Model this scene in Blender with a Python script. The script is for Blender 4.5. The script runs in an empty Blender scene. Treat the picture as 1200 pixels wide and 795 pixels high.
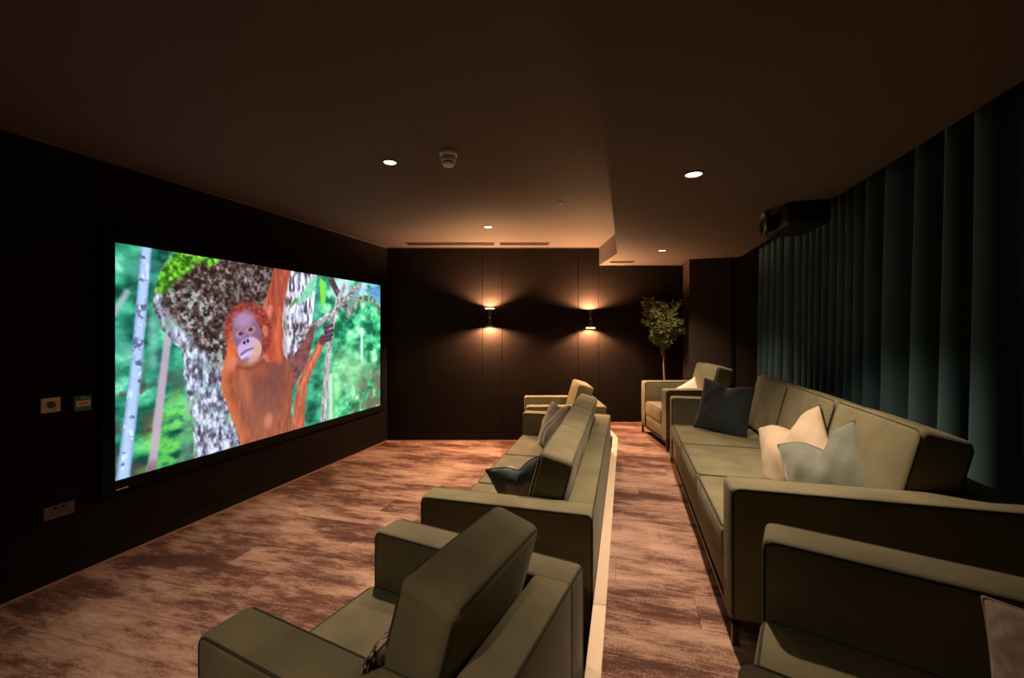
import bpy, math, random
import numpy as np
from mathutils import Vector, Matrix
random.seed(7)
SC = bpy.context.scene
COL = SC.collection
PI = math.pi
TH = math.atan(133 / 500.0)            # the back part of the room is turned by this against the seat rows
CT, ST = math.cos(TH), math.sin(TH)

# ------------------------------------------------------------------ camera, world, exposure
cam_d = bpy.data.cameras.new('camera'); cam = bpy.data.objects.new('camera', cam_d); COL.objects.link(cam)
cam.location = (0, 0, 1.565); cam.rotation_euler = (PI / 2, 0, TH)
cam_d.sensor_width = 36; cam_d.lens = 15.0; cam_d.shift_y = -0.0101; cam_d.clip_start = 0.02
SC.camera = cam
world = bpy.data.worlds.new('world'); SC.world = world; world.use_nodes = True
world.node_tree.nodes['Background'].inputs[0].default_value = (0.01, 0.008, 0.006, 1)
world.node_tree.nodes['Background'].inputs[1].default_value = 0.2
vs = SC.view_settings
vs.view_transform = 'Standard'; vs.look = 'None'; vs.gamma = 1.0; vs.use_curve_mapping = False; vs.exposure = 0.0
SPOT_W = 240.0        # ceiling downlights
SCONCE_W = 165.0
WARM = (1.0, 0.76, 0.52)
WARMER = (1.0, 0.52, 0.25)

# ------------------------------------------------------------------ helpers
def cw(X, Y, Z=0.0):                    # frame of the back wall -> world (row frame)
    return Vector((X * CT - Y * ST, X * ST + Y * CT, Z))

def lin(c):
    return tuple((x / 255 / 12.92) if x / 255 <= 0.04045 else ((x / 255 + 0.055) / 1.055) ** 2.4 for x in c)

def nd(nt, t, **k):
    n = nt.nodes.new(t)
    for a, b in k.items(): setattr(n, a, b)
    return n

def mat(name, col, rough=0.7, metal=0.0, col2=None, scale=(8, 8, 8), detail=4, bump=0.0, bump_scale=200, emis=None, estr=0, sheen=0.0, coords='Object', contrast=(0.35, 0.65), spec=0.5):
    m = bpy.data.materials.new(name); m.use_nodes = True; nt = m.node_tree
    b = nt.nodes['Principled BSDF']
    b.inputs['Base Color'].default_value = (*col, 1); b.inputs['Roughness'].default_value = rough
    b.inputs['Metallic'].default_value = metal
    b.inputs['Specular IOR Level'].default_value = spec
    if sheen:
        b.inputs['Sheen Weight'].default_value = sheen; b.inputs['Sheen Roughness'].default_value = 0.4
    tc = nd(nt, 'ShaderNodeTexCoord')
    if col2 is not None:
        mp = nd(nt, 'ShaderNodeMapping'); mp.inputs['Scale'].default_value = scale
        nz = nd(nt, 'ShaderNodeTexNoise'); nz.inputs['Detail'].default_value = detail; nz.inputs['Scale'].default_value = 1.0
        cr = nd(nt, 'ShaderNodeValToRGB')
        cr.color_ramp.elements[0].position = contrast[0]; cr.color_ramp.elements[1].position = contrast[1]
        cr.color_ramp.elements[0].color = (*col, 1); cr.color_ramp.elements[1].color = (*col2, 1)
        nt.links.new(tc.outputs[coords], mp.inputs[0]); nt.links.new(mp.outputs[0], nz.inputs['Vector'])
        nt.links.new(nz.outputs['Fac'], cr.inputs[0]); nt.links.new(cr.outputs[0], b.inputs['Base Color'])
    if bump:
        nz2 = nd(nt, 'ShaderNodeTexNoise'); nz2.inputs['Scale'].default_value = bump_scale; nz2.inputs['Detail'].default_value = 3
        bp = nd(nt, 'ShaderNodeBump'); bp.inputs['Strength'].default_value = bump; bp.inputs['Distance'].default_value = 0.002
        nt.links.new(tc.outputs['Object'], nz2.inputs['Vector'])
        nt.links.new(nz2.outputs['Fac'], bp.inputs['Height']); nt.links.new(bp.outputs[0], b.inputs['Normal'])
    if emis is not None:
        b.inputs['Emission Color'].default_value = (*emis, 1); b.inputs['Emission Strength'].default_value = estr
    return m

M = {}
M['wall'] = mat('dark_brown_wall', (0.009, 0.0055, 0.0048), 0.8, col2=(0.011, 0.007, 0.006), scale=(3, 3, 3), bump=0.05, spec=0.12)
M['panel'] = mat('dark_wall_panel', (0.011, 0.0065, 0.005), 0.7, col2=(0.014, 0.0085, 0.0065), scale=(2, 2, 12), bump=0.04, bump_scale=90, spec=0.12)
M['ceiling'] = mat('dark_brown_ceiling', (0.125, 0.094, 0.080), 0.8, col2=(0.135, 0.102, 0.087), scale=(2, 2, 2), bump=0.03, spec=0.2)
M['trim'] = mat('brown_trim', (0.13, 0.085, 0.06), 0.6, col2=(0.15, 0.10, 0.07))
M['pier'] = mat('brown_pier', (0.045, 0.027, 0.020), 0.7, col2=(0.055, 0.033, 0.024), spec=0.25)
M['base'] = mat('dark_baseboard', (0.009, 0.006, 0.0045), 0.7, col2=(0.011, 0.0075, 0.0055), spec=0.15)
M['velvet'] = mat('olive_velvet', (0.160, 0.141, 0.084), 0.85, col2=(0.212, 0.187, 0.113), scale=(5, 5, 5), detail=3, bump=0.12, bump_scale=420, sheen=0.08, spec=0.2)
M['piping'] = mat('shade_darkened_piping', (0.030, 0.026, 0.014), 0.8, col2=(0.038, 0.033, 0.018), sheen=0.1)  # seat fabric's olive darkened: the piping's self-shadow is put into the colour
M['leg'] = mat('bronze_leg', (0.10, 0.07, 0.05), 0.35, metal=0.8, col2=(0.13, 0.09, 0.06))
M['nosing'] = mat('pale_wood_nosing', (0.80, 0.60, 0.46), 0.5, col2=(0.84, 0.65, 0.51), scale=(20, 3, 20), detail=5)
M['edge'] = mat('carpet_edge_strip', (0.32, 0.17, 0.13), 0.8, col2=(0.36, 0.20, 0.15))
M['riser'] = mat('dark_riser', (0.05, 0.03, 0.02), 0.8, col2=(0.06, 0.035, 0.024))
M['teal'] = mat('dark_teal_velvet', (0.010, 0.017, 0.020), 0.85, col2=(0.014, 0.023, 0.027), sheen=0.12, bump=0.1, bump_scale=300)
M['beige'] = mat('pinkish_beige_linen', (0.46, 0.35, 0.25), 0.85, col2=(0.52, 0.40, 0.29), sheen=0.2, bump=0.12, bump_scale=350)
M['greyteal'] = mat('grey_green_velvet', (0.13, 0.145, 0.115), 0.85, col2=(0.17, 0.185, 0.145), sheen=0.4, bump=0.1, bump_scale=300)
M['mauve'] = mat('mauve_grey_velvet', (0.15, 0.12, 0.10), 0.85, col2=(0.20, 0.16, 0.135), sheen=0.4, bump=0.1, bump_scale=300)
M['bluepink'] = mat('blue_and_pink_marbled_fabric', (0.060, 0.080, 0.100), 0.8, col2=(0.46, 0.33, 0.29), scale=(4, 4, 7), detail=3, contrast=(0.47, 0.56), sheen=0.3)
M['woven'] = mat('black_pink_white_weave', (0.012, 0.010, 0.010), 0.9, col2=(0.62, 0.45, 0.42), scale=(60, 60, 25), detail=2, contrast=(0.45, 0.55))
M['white_c'] = mat('pale_cotton', (0.72, 0.62, 0.55), 0.85, col2=(0.78, 0.68, 0.6))
M['knit'] = mat('pinkish_knit', (0.30, 0.21, 0.16), 0.95, col2=(0.48, 0.36, 0.29), scale=(28, 28, 28), detail=4, bump=0.6, bump_scale=60, sheen=0.5)
M['curtain'] = mat('deep_teal_curtain', (0.038, 0.088, 0.104), 0.85, col2=(0.045, 0.102, 0.120), scale=(3, 3, 0.6), sheen=0.35, bump=0.05)
M['black'] = mat('black_plastic', (0.010, 0.010, 0.011), 0.4, col2=(0.013, 0.013, 0.014))
M['frame'] = mat('black_screen_frame', (0.003, 0.003, 0.0035), 0.7, col2=(0.004, 0.004, 0.0045), spec=0.12)
M['chrome'] = mat('silver_metal', (0.6, 0.58, 0.55), 0.25, metal=1.0, col2=(0.66, 0.64, 0.6))
M['white'] = mat('white_plastic', (0.85, 0.80, 0.72), 0.5, col2=(0.88, 0.83, 0.75))
M['cream'] = mat('cream_plate', (0.80, 0.66, 0.56), 0.5, col2=(0.84, 0.70, 0.60))
M['mauveplate'] = mat('pinkish_grey_plate', (0.11, 0.08, 0.085), 0.5, col2=(0.13, 0.095, 0.10))
M['green'] = mat('green_plastic', (0.03, 0.22, 0.10), 0.5, col2=(0.04, 0.26, 0.12))
M['dkgreen'] = mat('dark_green_button', (0.03, 0.08, 0.02), 0.5, col2=(0.06, 0.14, 0.04), scale=(60, 60, 60))
M['red'] = mat('red_mark', (0.5, 0.06, 0.03), 0.5, col2=(0.55, 0.08, 0.04))
M['glow'] = mat('lamp_diffuser', (1, 0.9, 0.75), 0.5, col2=(1, 0.92, 0.8), emis=(1.0, 0.80, 0.58), estr=6)
M['glow2'] = mat('sconce_diffuser', (1, 0.8, 0.6), 0.5, col2=(1, 0.82, 0.62), emis=(1.0, 0.60, 0.33), estr=5)
M['dark'] = mat('dark_recess', (0.012, 0.007, 0.005), 0.8, col2=(0.015, 0.009, 0.006))
M['trunk'] = mat('tree_bark', (0.20, 0.10, 0.07), 0.8, col2=(0.27, 0.15, 0.10), scale=(40, 40, 10))
M['leaf'] = mat('olive_green_leaves', (0.13, 0.15, 0.05), 0.5, col2=(0.27, 0.27, 0.10), scale=(14, 14, 14))
M['soil'] = mat('dark_soil', (0.03, 0.02, 0.015), 0.95, col2=(0.05, 0.035, 0.025), scale=(50, 50, 50), bump=0.5, bump_scale=80)
M['pot'] = mat('grey_pot', (0.12, 0.11, 0.10), 0.7, col2=(0.15, 0.135, 0.12))
M['lensglass'] = mat('dark_lens_glass', (0.03, 0.035, 0.045), 0.08, col2=(0.04, 0.045, 0.06))

def carpet_material():
    m = bpy.data.materials.new('streaked_brown_carpet'); m.use_nodes = True; nt = m.node_tree
    b = nt.nodes['Principled BSDF']; b.inputs['Roughness'].default_value = 0.95; b.inputs['Specular IOR Level'].default_value = 0.1
    geo = nd(nt, 'ShaderNodeNewGeometry'); oi = nd(nt, 'ShaderNodeObjectInfo')
    off = nd(nt, 'ShaderNodeVectorMath', operation='SCALE'); off.inputs[0].default_value = (0.12, 0.04, 1.1)
    nt.links.new(oi.outputs['Random'], off.inputs['Scale'])
    add = nd(nt, 'ShaderNodeVectorMath', operation='ADD')
    nt.links.new(geo.outputs['Position'], add.inputs[0]); nt.links.new(off.outputs[0], add.inputs[1])
    def noise(scale, detail, rough, src):
        mp = nd(nt, 'ShaderNodeMapping'); mp.inputs['Scale'].default_value = scale
        n = nd(nt, 'ShaderNodeTexNoise'); n.inputs['Scale'].default_value = 1; n.inputs['Detail'].default_value = detail; n.inputs['Roughness'].default_value = rough
        nt.links.new(src, mp.inputs[0]); nt.links.new(mp.outputs[0], n.inputs['Vector']); return n
    n1 = noise((1.2, 4.2, 0.45), 9, 0.74, add.outputs[0])
    n2 = noise((6, 70, 0.5), 5, 0.8, add.outputs[0])
    n3 = noise((110, 130, 110), 3, 0.9, geo.outputs['Position'])
    def math_(op, a, bb):
        k = nd(nt, 'ShaderNodeMath', operation=op)
        for i, v in enumerate((a, bb)):
            if isinstance(v, (int, float)): k.inputs[i].default_value = v
            else: nt.links.new(v, k.inputs[i])
        return k.outputs[0]
    s = math_('ADD', math_('MULTIPLY', n1.outputs['Fac'], 0.65), math_('MULTIPLY', n2.outputs['Fac'], 0.15))
    s = math_('ADD', s, math_('MULTIPLY', n3.outputs['Fac'], 0.24))
    cr = nd(nt, 'ShaderNodeValToRGB'); e = cr.color_ramp.elements
    s = math_('ADD', s, math_('MULTIPLY', oi.outputs['Random'], 0.028))
    e[0].position = 0.475; e[0].color = (0.095, 0.045, 0.034, 1)
    e[1].position = 0.645; e[1].color = (0.54, 0.36, 0.285, 1)
    k = e.new(0.515); k.color = (0.17, 0.085, 0.066, 1)
    k = e.new(0.548); k.color = (0.33, 0.19, 0.145, 1)
    nt.links.new(s, cr.inputs[0]); nt.links.new(cr.outputs[0], b.inputs['Base Color'])
    bp = nd(nt, 'ShaderNodeBump'); bp.inputs['Strength'].default_value = 0.5; bp.inputs['Distance'].default_value = 0.004
    nt.links.new(n3.outputs['Fac'], bp.inputs['Height']); nt.links.new(bp.outputs[0], b.inputs['Normal'])
    return m
M['carpet'] = carpet_material()

class MB:
    def __init__(s): s.v = []; s.f = []
    def add(s, v, f):
        o = len(s.v); s.v += [tuple(p) for p in v]; s.f += [tuple(i + o for i in q) for q in f]; return s
    def box(s, x0, x1, y0, y1, z0, z1):
        v = [(x, y, z) for x in (x0, x1) for y in (y0, y1) for z in (z0, z1)]
        return s.add(v, [(0, 1, 3, 2), (4, 6, 7, 5), (0, 4, 5, 1), (2, 3, 7, 6), (0, 2, 6, 4), (1, 5, 7, 3)])
    def bevbox(s, x0, x1, y0, y1, z0, z1, b=0.004):
        return s.rbox(((x0+x1)/2, (y0+y1)/2, (z0+z1)/2), (x1-x0, y1-y0, z1-z0), b, seg=1, n=1)
    def rbox(s, c, size, r, seg=3, n=4, bulge=(0, 0, 0), mtx=None, power=1.0):
        h = [x / 2 for x in size]
        def samples(hh, nn):
            inner = hh - r
            arc = [inner + r * math.tan(PI / 4 * i / seg) for i in range(1, seg + 1)]
            mid = [-inner + 2 * inner * i / nn for i in range(nn + 1)]
            return [-a for a in reversed(arc)] + mid + arc
        nn = n if isinstance(n, (tuple, list)) else (n, n, n)
        S = [samples(h[i], nn[i]) for i in range(3)]
        idx = {}; V = []; F = []
        def vert(p):
            k = tuple(round(q, 6) for q in p)
            if k in idx: return idx[k]
            inner = [max(-(h[i] - r), min(h[i] - r, p[i])) for i in range(3)]
            d = Vector([p[i] - inner[i] for i in range(3)])
            if d.length > 1e-9: d = d.normalized() * r
            q = [inner[i] + d[i] for i in range(3)]
            out = list(q)
            for i in range(3):
                if bulge[i]:
                    a, b_ = [j for j in range(3) if j != i]
                    w = max(0, 1 - (abs(q[a]) / h[a]) ** 2.4) * max(0, 1 - (abs(q[b_]) / h[b_]) ** 2.4)
                    out[i] += (q[i] / h[i]) * bulge[i] * w ** power
            w3 = Vector(out)
            if mtx is not None: w3 = mtx @ w3
            V.append((w3[0] + c[0], w3[1] + c[1], w3[2] + c[2])); idx[k] = len(V) - 1; return idx[k]
        for ax in range(3):
            a, b_ = (ax + 1) % 3, (ax + 2) % 3
            for sg in (-1, 1):
                for i in range(len(S[a]) - 1):
                    for j in range(len(S[b_]) - 1):
                        q = []
                        for (ii, jj) in ((i, j), (i + 1, j), (i + 1, j + 1), (i, j + 1)):
                            p = [0, 0, 0]; p[ax] = sg * h[ax]; p[a] = S[a][ii]; p[b_] = S[b_][jj]; q.append(vert(p))
                        F.append(tuple(q if sg > 0 else reversed(q)))
        return s.add(V, F)
    def tube(s, path, r, closed=False, n=6, rad=None):
        P = [Vector(p) for p in path]; m = len(P); V = []; F = []
        up = None
        for i in range(m):
            a = P[(i - 1) % m] if (closed or i > 0) else P[i]
            b = P[(i + 1) % m] if (closed or i < m - 1) else P[i]
            t = (b - a).normalized()
            if up is None:
                up = t.orthogonal().normalized()
            else:
                up = (up - t * up.dot(t))
                up = up.normalized() if up.length > 1e-6 else t.orthogonal().normalized()
            sd = t.cross(up); rr = rad[i] if rad else r
            for k in range(n):
                an = 2 * PI * k / n
                V.append(P[i] + (up * math.cos(an) + sd * math.sin(an)) * rr)
        for i in range(m if closed else m - 1):
            j = (i + 1) % m
            for k in range(n):
                l = (k + 1) % n
                F.append((i * n + k, i * n + l, j * n + l, j * n + k))
        if not closed:
            F.append(tuple(reversed(range(n)))); F.append(tuple((m - 1) * n + k for k in range(n)))
        return s.add(V, F)
    def lathe(s, prof, n=24, c=(0, 0, 0), axis='z', cap=True):
        V = []; F = []; m = len(prof)
        for r, z in prof:
            for k in range(n):
                a = 2 * PI * k / n
                p = (r * math.cos(a), r * math.sin(a), z)
                if axis == 'x': p = (z, p[0], p[1])
                V.append((p[0] + c[0], p[1] + c[1], p[2] + c[2]))
        for i in range(m - 1):
            for k in range(n):
                l = (k + 1) % n
                F.append((i * n + k, i * n + l, (i + 1) * n + l, (i + 1) * n + k))
        if cap and prof[0][0] > 1e-5: F.append(tuple(reversed(range(n))))
        if cap and prof[-1][0] > 1e-5: F.append(tuple((m - 1) * n + k for k in range(n)))
        return s.add(V, F)
    def prism(s, poly, z0, z1):
        n = len(poly)
        v = [(x, y, z0) for x, y in poly] + [(x, y, z1) for x, y in poly]
        a = sum(poly[i][0] * poly[(i + 1) % n][1] - poly[(i + 1) % n][0] * poly[i][1] for i in range(n))
        ids = list(range(n))
        f = [tuple(reversed(ids)), tuple(i + n for i in ids)] + [(i, (i + 1) % n, (i + 1) % n + n, i + n) for i in ids]
        if a < 0: f = [tuple(reversed(q)) for q in f]
        return s.add(v, f)
    def build(s, name, material, parent=None, smooth=False, loc=None, rotz=None, label=None):
        me = bpy.data.meshes.new(name); me.from_pydata(s.v, [], s.f); me.validate()
        if material: me.materials.append(material)
        if smooth: me.polygons.foreach_set('use_smooth', [True] * len(me.polygons))
        me.update()
        o = bpy.data.objects.new(name, me); COL.objects.link(o)
        if parent is not None: o.parent = parent
        if loc is not None: o.location = loc
        if rotz is not None: o.rotation_euler[2] = rotz
        if label: o['label'] = label
        return o

def tag(o, label, cat, group=None, kind=None):
    o['label'] = label; o['category'] = cat
    if group: o['group'] = group
    if kind: o['kind'] = kind
    return o
def thing(name, loc, rotz, label, cat, group=None):
    o = bpy.data.objects.new(name, None); COL.objects.link(o)
    o.empty_display_size = 0.1; o.location = loc; o.rotation_euler = (0, 0, rotz)
    return tag(o, label, cat, group)
def struct(name, mb, m, smooth=False, label=None):
    o = mb.build(name, m, smooth=smooth); o['kind'] = 'structure'
    if label: o['label'] = label
    return o
def copy_tree(o, parent=None):
    c = o.copy(); COL.objects.link(c)
    if parent is not None: c.parent = parent
    for ch in list(o.children): copy_tree(ch, c)
    return c
def light_spot(parent, loc, energy, color, size=2.4, blend=0.6, radius=0.03, rot=(0, 0, 0)):
    d = bpy.data.lights.new('lamp_light', 'SPOT'); d.energy = energy; d.color = color; d.spot_size = size; d.spot_blend = blend; d.shadow_soft_size = radius
    o = bpy.data.objects.new('lamp_light', d); COL.objects.link(o); o.parent = parent; o.location = loc; o.rotation_euler = rot
    return o

# ------------------------------------------------------------------ room plan (x across the rows, y along the rows, z up)
PLAT = 0.263; CEIL = 2.70; SOF = 2.45
LW0 = Vector((-3.559, -1.5)); LW1 = Vector((-3.222, 5.318))      # left wall line
WB = cw(1.212, 5.965)                                             # where the step meets the back wall
PB = cw(2.378, 5.96)
PIERX, PIERY = 0.786, 5.838
CORNER = (LW1.x, LW1.y)
def bw(X, Y=5.965): p = cw(X, Y); return (p.x, p.y)

struct('floor', MB().prism([(LW0.x - .1, -1.6), (1.9, -1.6), (1.9, 6.6), (-3.3, 6.6)], -0.10, -0.006), M['riser'])
plat_poly = [(-0.148 + .012, -1.5), (1.75, -1.5), (1.75, PIERY), (PIERX, PIERY), (PB.x, PB.y), (WB.x + .012, WB.y), (-0.148 + .012, 5.245)]
struct('floor_platform', MB().prism(plat_poly, -0.006, PLAT - 0.006), M['riser'])
# walls
t_l = (LW1 - LW0).normalized(); n_l = Vector((t_l.y, -t_l.x))     # n_l points into the room
a, b = LW0, LW1 + t_l * 0.15
struct('wall_left', MB().prism([(a.x, a.y), (b.x, b.y), (b.x - .12, b.y), (a.x - .12, a.y)], 0, CEIL), M['wall'])
a, b = bw(-1.9, 5.985), bw(2.6, 5.985); a2, b2 = bw(-1.9, 6.1), bw(2.6, 6.1)
wall_back = struct('wall_back', MB().prism([a, b, b2, a2], 0, CEIL), M['dark'])
struct('wall_pier', MB().prism([(PIERX, PIERY), (1.9, PIERY), (1.9, 6.6), (PB.x + .012, 6.6), (PB.x + .01, PB.y)], 0, SOF), M['pier'])
struct('wall_right', MB().box(1.75, 1.87, -1.6, 6.0, 0, CEIL), M['wall'])
struct('wall_near', MB().box(-3.75, 1.87, -1.62, -1.5, 0, CEIL), M['wall'])
struct('ceiling', MB().prism([(LW0.x - .12, -1.6), (1.87, -1.6), (1.87, 6.6), (-3.35, 6.6)], CEIL, CEIL + .1), M['ceiling'])
sk = cw(1.233, 5.0); sw = cw(1.219, 5.97)
struct('ceiling_soffit', MB().prism([(-0.093, -1.5), (1.37, -1.5), (1.37, PIERY), (PIERX, PIERY + .01), (PB.x, PB.y + .01), (sw.x, sw.y), (sk.x, sk.y)], SOF, CEIL - .001), M['ceiling'])
# wall panels on the back wall
px = [454.2, 565.2, 588.8, 677.5, 701.9, 799.6]
for i in range(5):
    X0 = (px[i] - 600) / 83.75 + .003; X1 = (px[i + 1] - 600) / 83.75 - .003
    p0 = cw(X0, 5.97); L = X1 - X0
    o = MB().bevbox(0, L, -.002, .016, 0.0 if X1 < 1.2 else (PLAT if X0 > 1.2 else 0), CEIL - .002 if X0 < 1.2 else SOF - .001, .0025).build('wall_panel', M['panel'])
    o.location = (p0.x, p0.y, 0); o.rotation_euler = (0, 0, TH); o.parent = wall_back
# trims: cornice bead and base strips
def strip(name, p, q, z0, z1, w, m):
    p, q = Vector(p[:2]), Vector(q[:2]); t = (q - p).normalized(); n = Vector((-t.y, t.x)) * w
    return struct(name, MB().prism([(p.x, p.y), (q.x, q.y), (q.x + n.x, q.y + n.y), (p.x + n.x, p.y + n.y)], z0, z1), m)
strip('trim_1', LW1, LW0, CEIL - .012, CEIL, .010, M['trim'])
strip('trim_2', bw(1.21), bw(-1.742), CEIL - .010, CEIL, .010, M['trim'])
strip('baseboard_left', LW1, LW0, 0.008, .09, .012, M['base'])
strip('baseboard_back', bw(1.2), bw(-1.74), 0.008, .09, .012, M['base'])
strip('trim_3', LW1 + n_l * .012, LW0 + n_l * .012, 0.0, .012, .012, M['edge'])
strip('trim_4', bw(1.2, 5.952), bw(-1.73, 5.952), 0.0, .010, .010, M['edge'])
strip('baseboard_platform', bw(2.36), bw(1.24), PLAT, PLAT + .09, .012, M['base'])
struct('trim_5', MB().box(1.27, 1.31, PIERY - .012, PIERY, PLAT, SOF - .02), M['base'])
# step: dark riser and pale nosing boards
ro = MB().prism([(-.148, -1.5), (-.136, -1.5), (-.136, 5.245), (WB.x + .012, WB.y), (WB.x, WB.y), (-.148, 5.24)], 0.0, PLAT - .02)
struct('trim_riser', ro, M['riser'])
kin = cw(1.272, 5.13)
nose = struct('trim_nosing', MB().box(-.1478, -.088, -1.5, 0.2, PLAT - .03, PLAT + .004), M['nosing'], label='pale wooden nosing along the step edge')
for (u0, u1) in ((.2, 1.4), (1.4, 2.05), (2.05, 3.4), (3.4, 5.236)):
    MB().bevbox(-.1478, -.088, u0 + .0012, u1 - .0012, PLAT - .03, PLAT + .004, .002).build('nosing_board', M['nosing'], nose)
MB().prism([(-.1478, 5.238), (-.088, 5.238), (WB.x + .062, WB.y - .004), (WB.x, WB.y - .004)], PLAT - .03, PLAT + .004).build('nosing_board', M['nosing'], nose)

# carpet planks
def clip(poly, conv):
    out = poly
    n = len(conv)
    for i in range(n):
        ax, ay = conv[i]; bx, by = conv[(i + 1) % n]; inp = out; out = []
        if not inp: return []
        for j in range(len(inp)):
            p, q = inp[j], inp[(j + 1) % len(inp)]
            dp = (bx - ax) * (p[1] - ay) - (by - ay) * (p[0] - ax); dq = (bx - ax) * (q[1] - ay) - (by - ay) * (q[0] - ax)
            if dp >= 0: out.append(p)
            if (dp >= 0) != (dq >= 0):
                t = dp / (dp - dq); out.append((p[0] + t * (q[0] - p[0]), p[1] + t * (q[1] - p[1])))
    return out
def lay(parent, regions, x0, x1, y0, y1, ztop, L=1.0, Wd=0.25):
    r = 0; y = y0
    while y < y1:
        x = x0 - (L * 0.37 * r) % L
        while x < x1:
            mb = MB()
            for reg in regions:
                pl = clip([(x + .0008, y + .0008), (x + L - .0008, y + .0008), (x + L - .0008, y + Wd - .0008), (x + .0008, y + Wd - .0008)], reg)
                if len(pl) >= 3: mb.prism(pl, ztop - .006, ztop + random.uniform(-.0004, .0006))
            if mb.v: mb.build('carpet_plank', M['carpet'], parent)
            x += L
        y += Wd; r += 1
fl = bpy.data.objects['floor']; fp = bpy.data.objects['floor_platform']
lay(fl, [[(LW0.x, 0.0), (-.148, 0.0), (-.148, 5.24), (WB.x, WB.y), CORNER]], -3.6, 0, 0.25, 6.0, 0.0)
k2 = (-.088, 5.25); wk = (WB.x + .06, WB.y)
lay(fp, [[(-.088, -1.5), (1.75, -1.5), (1.75, 5.25), k2],
         [k2, (PIERX, 5.25), (PB.x, PB.y), wk],
         [(PIERX, 5.25), (1.75, 5.25), (1.75, PIERY), (PIERX, PIERY)]], -.09, 1.75, 0.25, 6.4, PLAT, L=1.0)
struct('floor_near', MB().prism([(LW0.x, -1.5), (-.148, -1.5), (-.148, .25), (LW0.x + .086, .25)], -.006, 0), M['carpet'])
struct('floor_near_platform', MB().box(-.088, 1.75, -1.5, .25, PLAT - .006, PLAT), M['carpet'])

# ------------------------------------------------------------------ sofas and armchairs
def rloop(x0, x1, z0, z1, rc, y, plane='xz', seg=4):
    P = []
    for cx, cz, a0 in ((x1 - rc, z1 - rc, 0), (x0 + rc, z1 - rc, 90), (x0 + rc, z0 + rc, 180), (x1 - rc, z0 + rc, 270)):
        for i in range(seg + 1):
            a = math.radians(a0 + 90 * i / seg); P.append((cx + rc * math.cos(a), cz + rc * math.sin(a)))
    if plane == 'xz': return [(a, y, b) for a, b in P]
    if plane == 'yz': return [(y, a, b) for a, b in P]
    return [(a, b, y) for a, b in P]
def densify(P, m=5):
    out = []
    for i in range(len(P)):
        a, b = Vector(P[i]), Vector(P[(i + 1) % len(P)])
        k = m if (b - a).length > .08 else 1
        for j in range(k): out.append(tuple(a.lerp(b, j / k)))
    return out
AT = 0.16; HA = 0.65; LEG = 0.10; SEAT = 0.415
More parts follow.
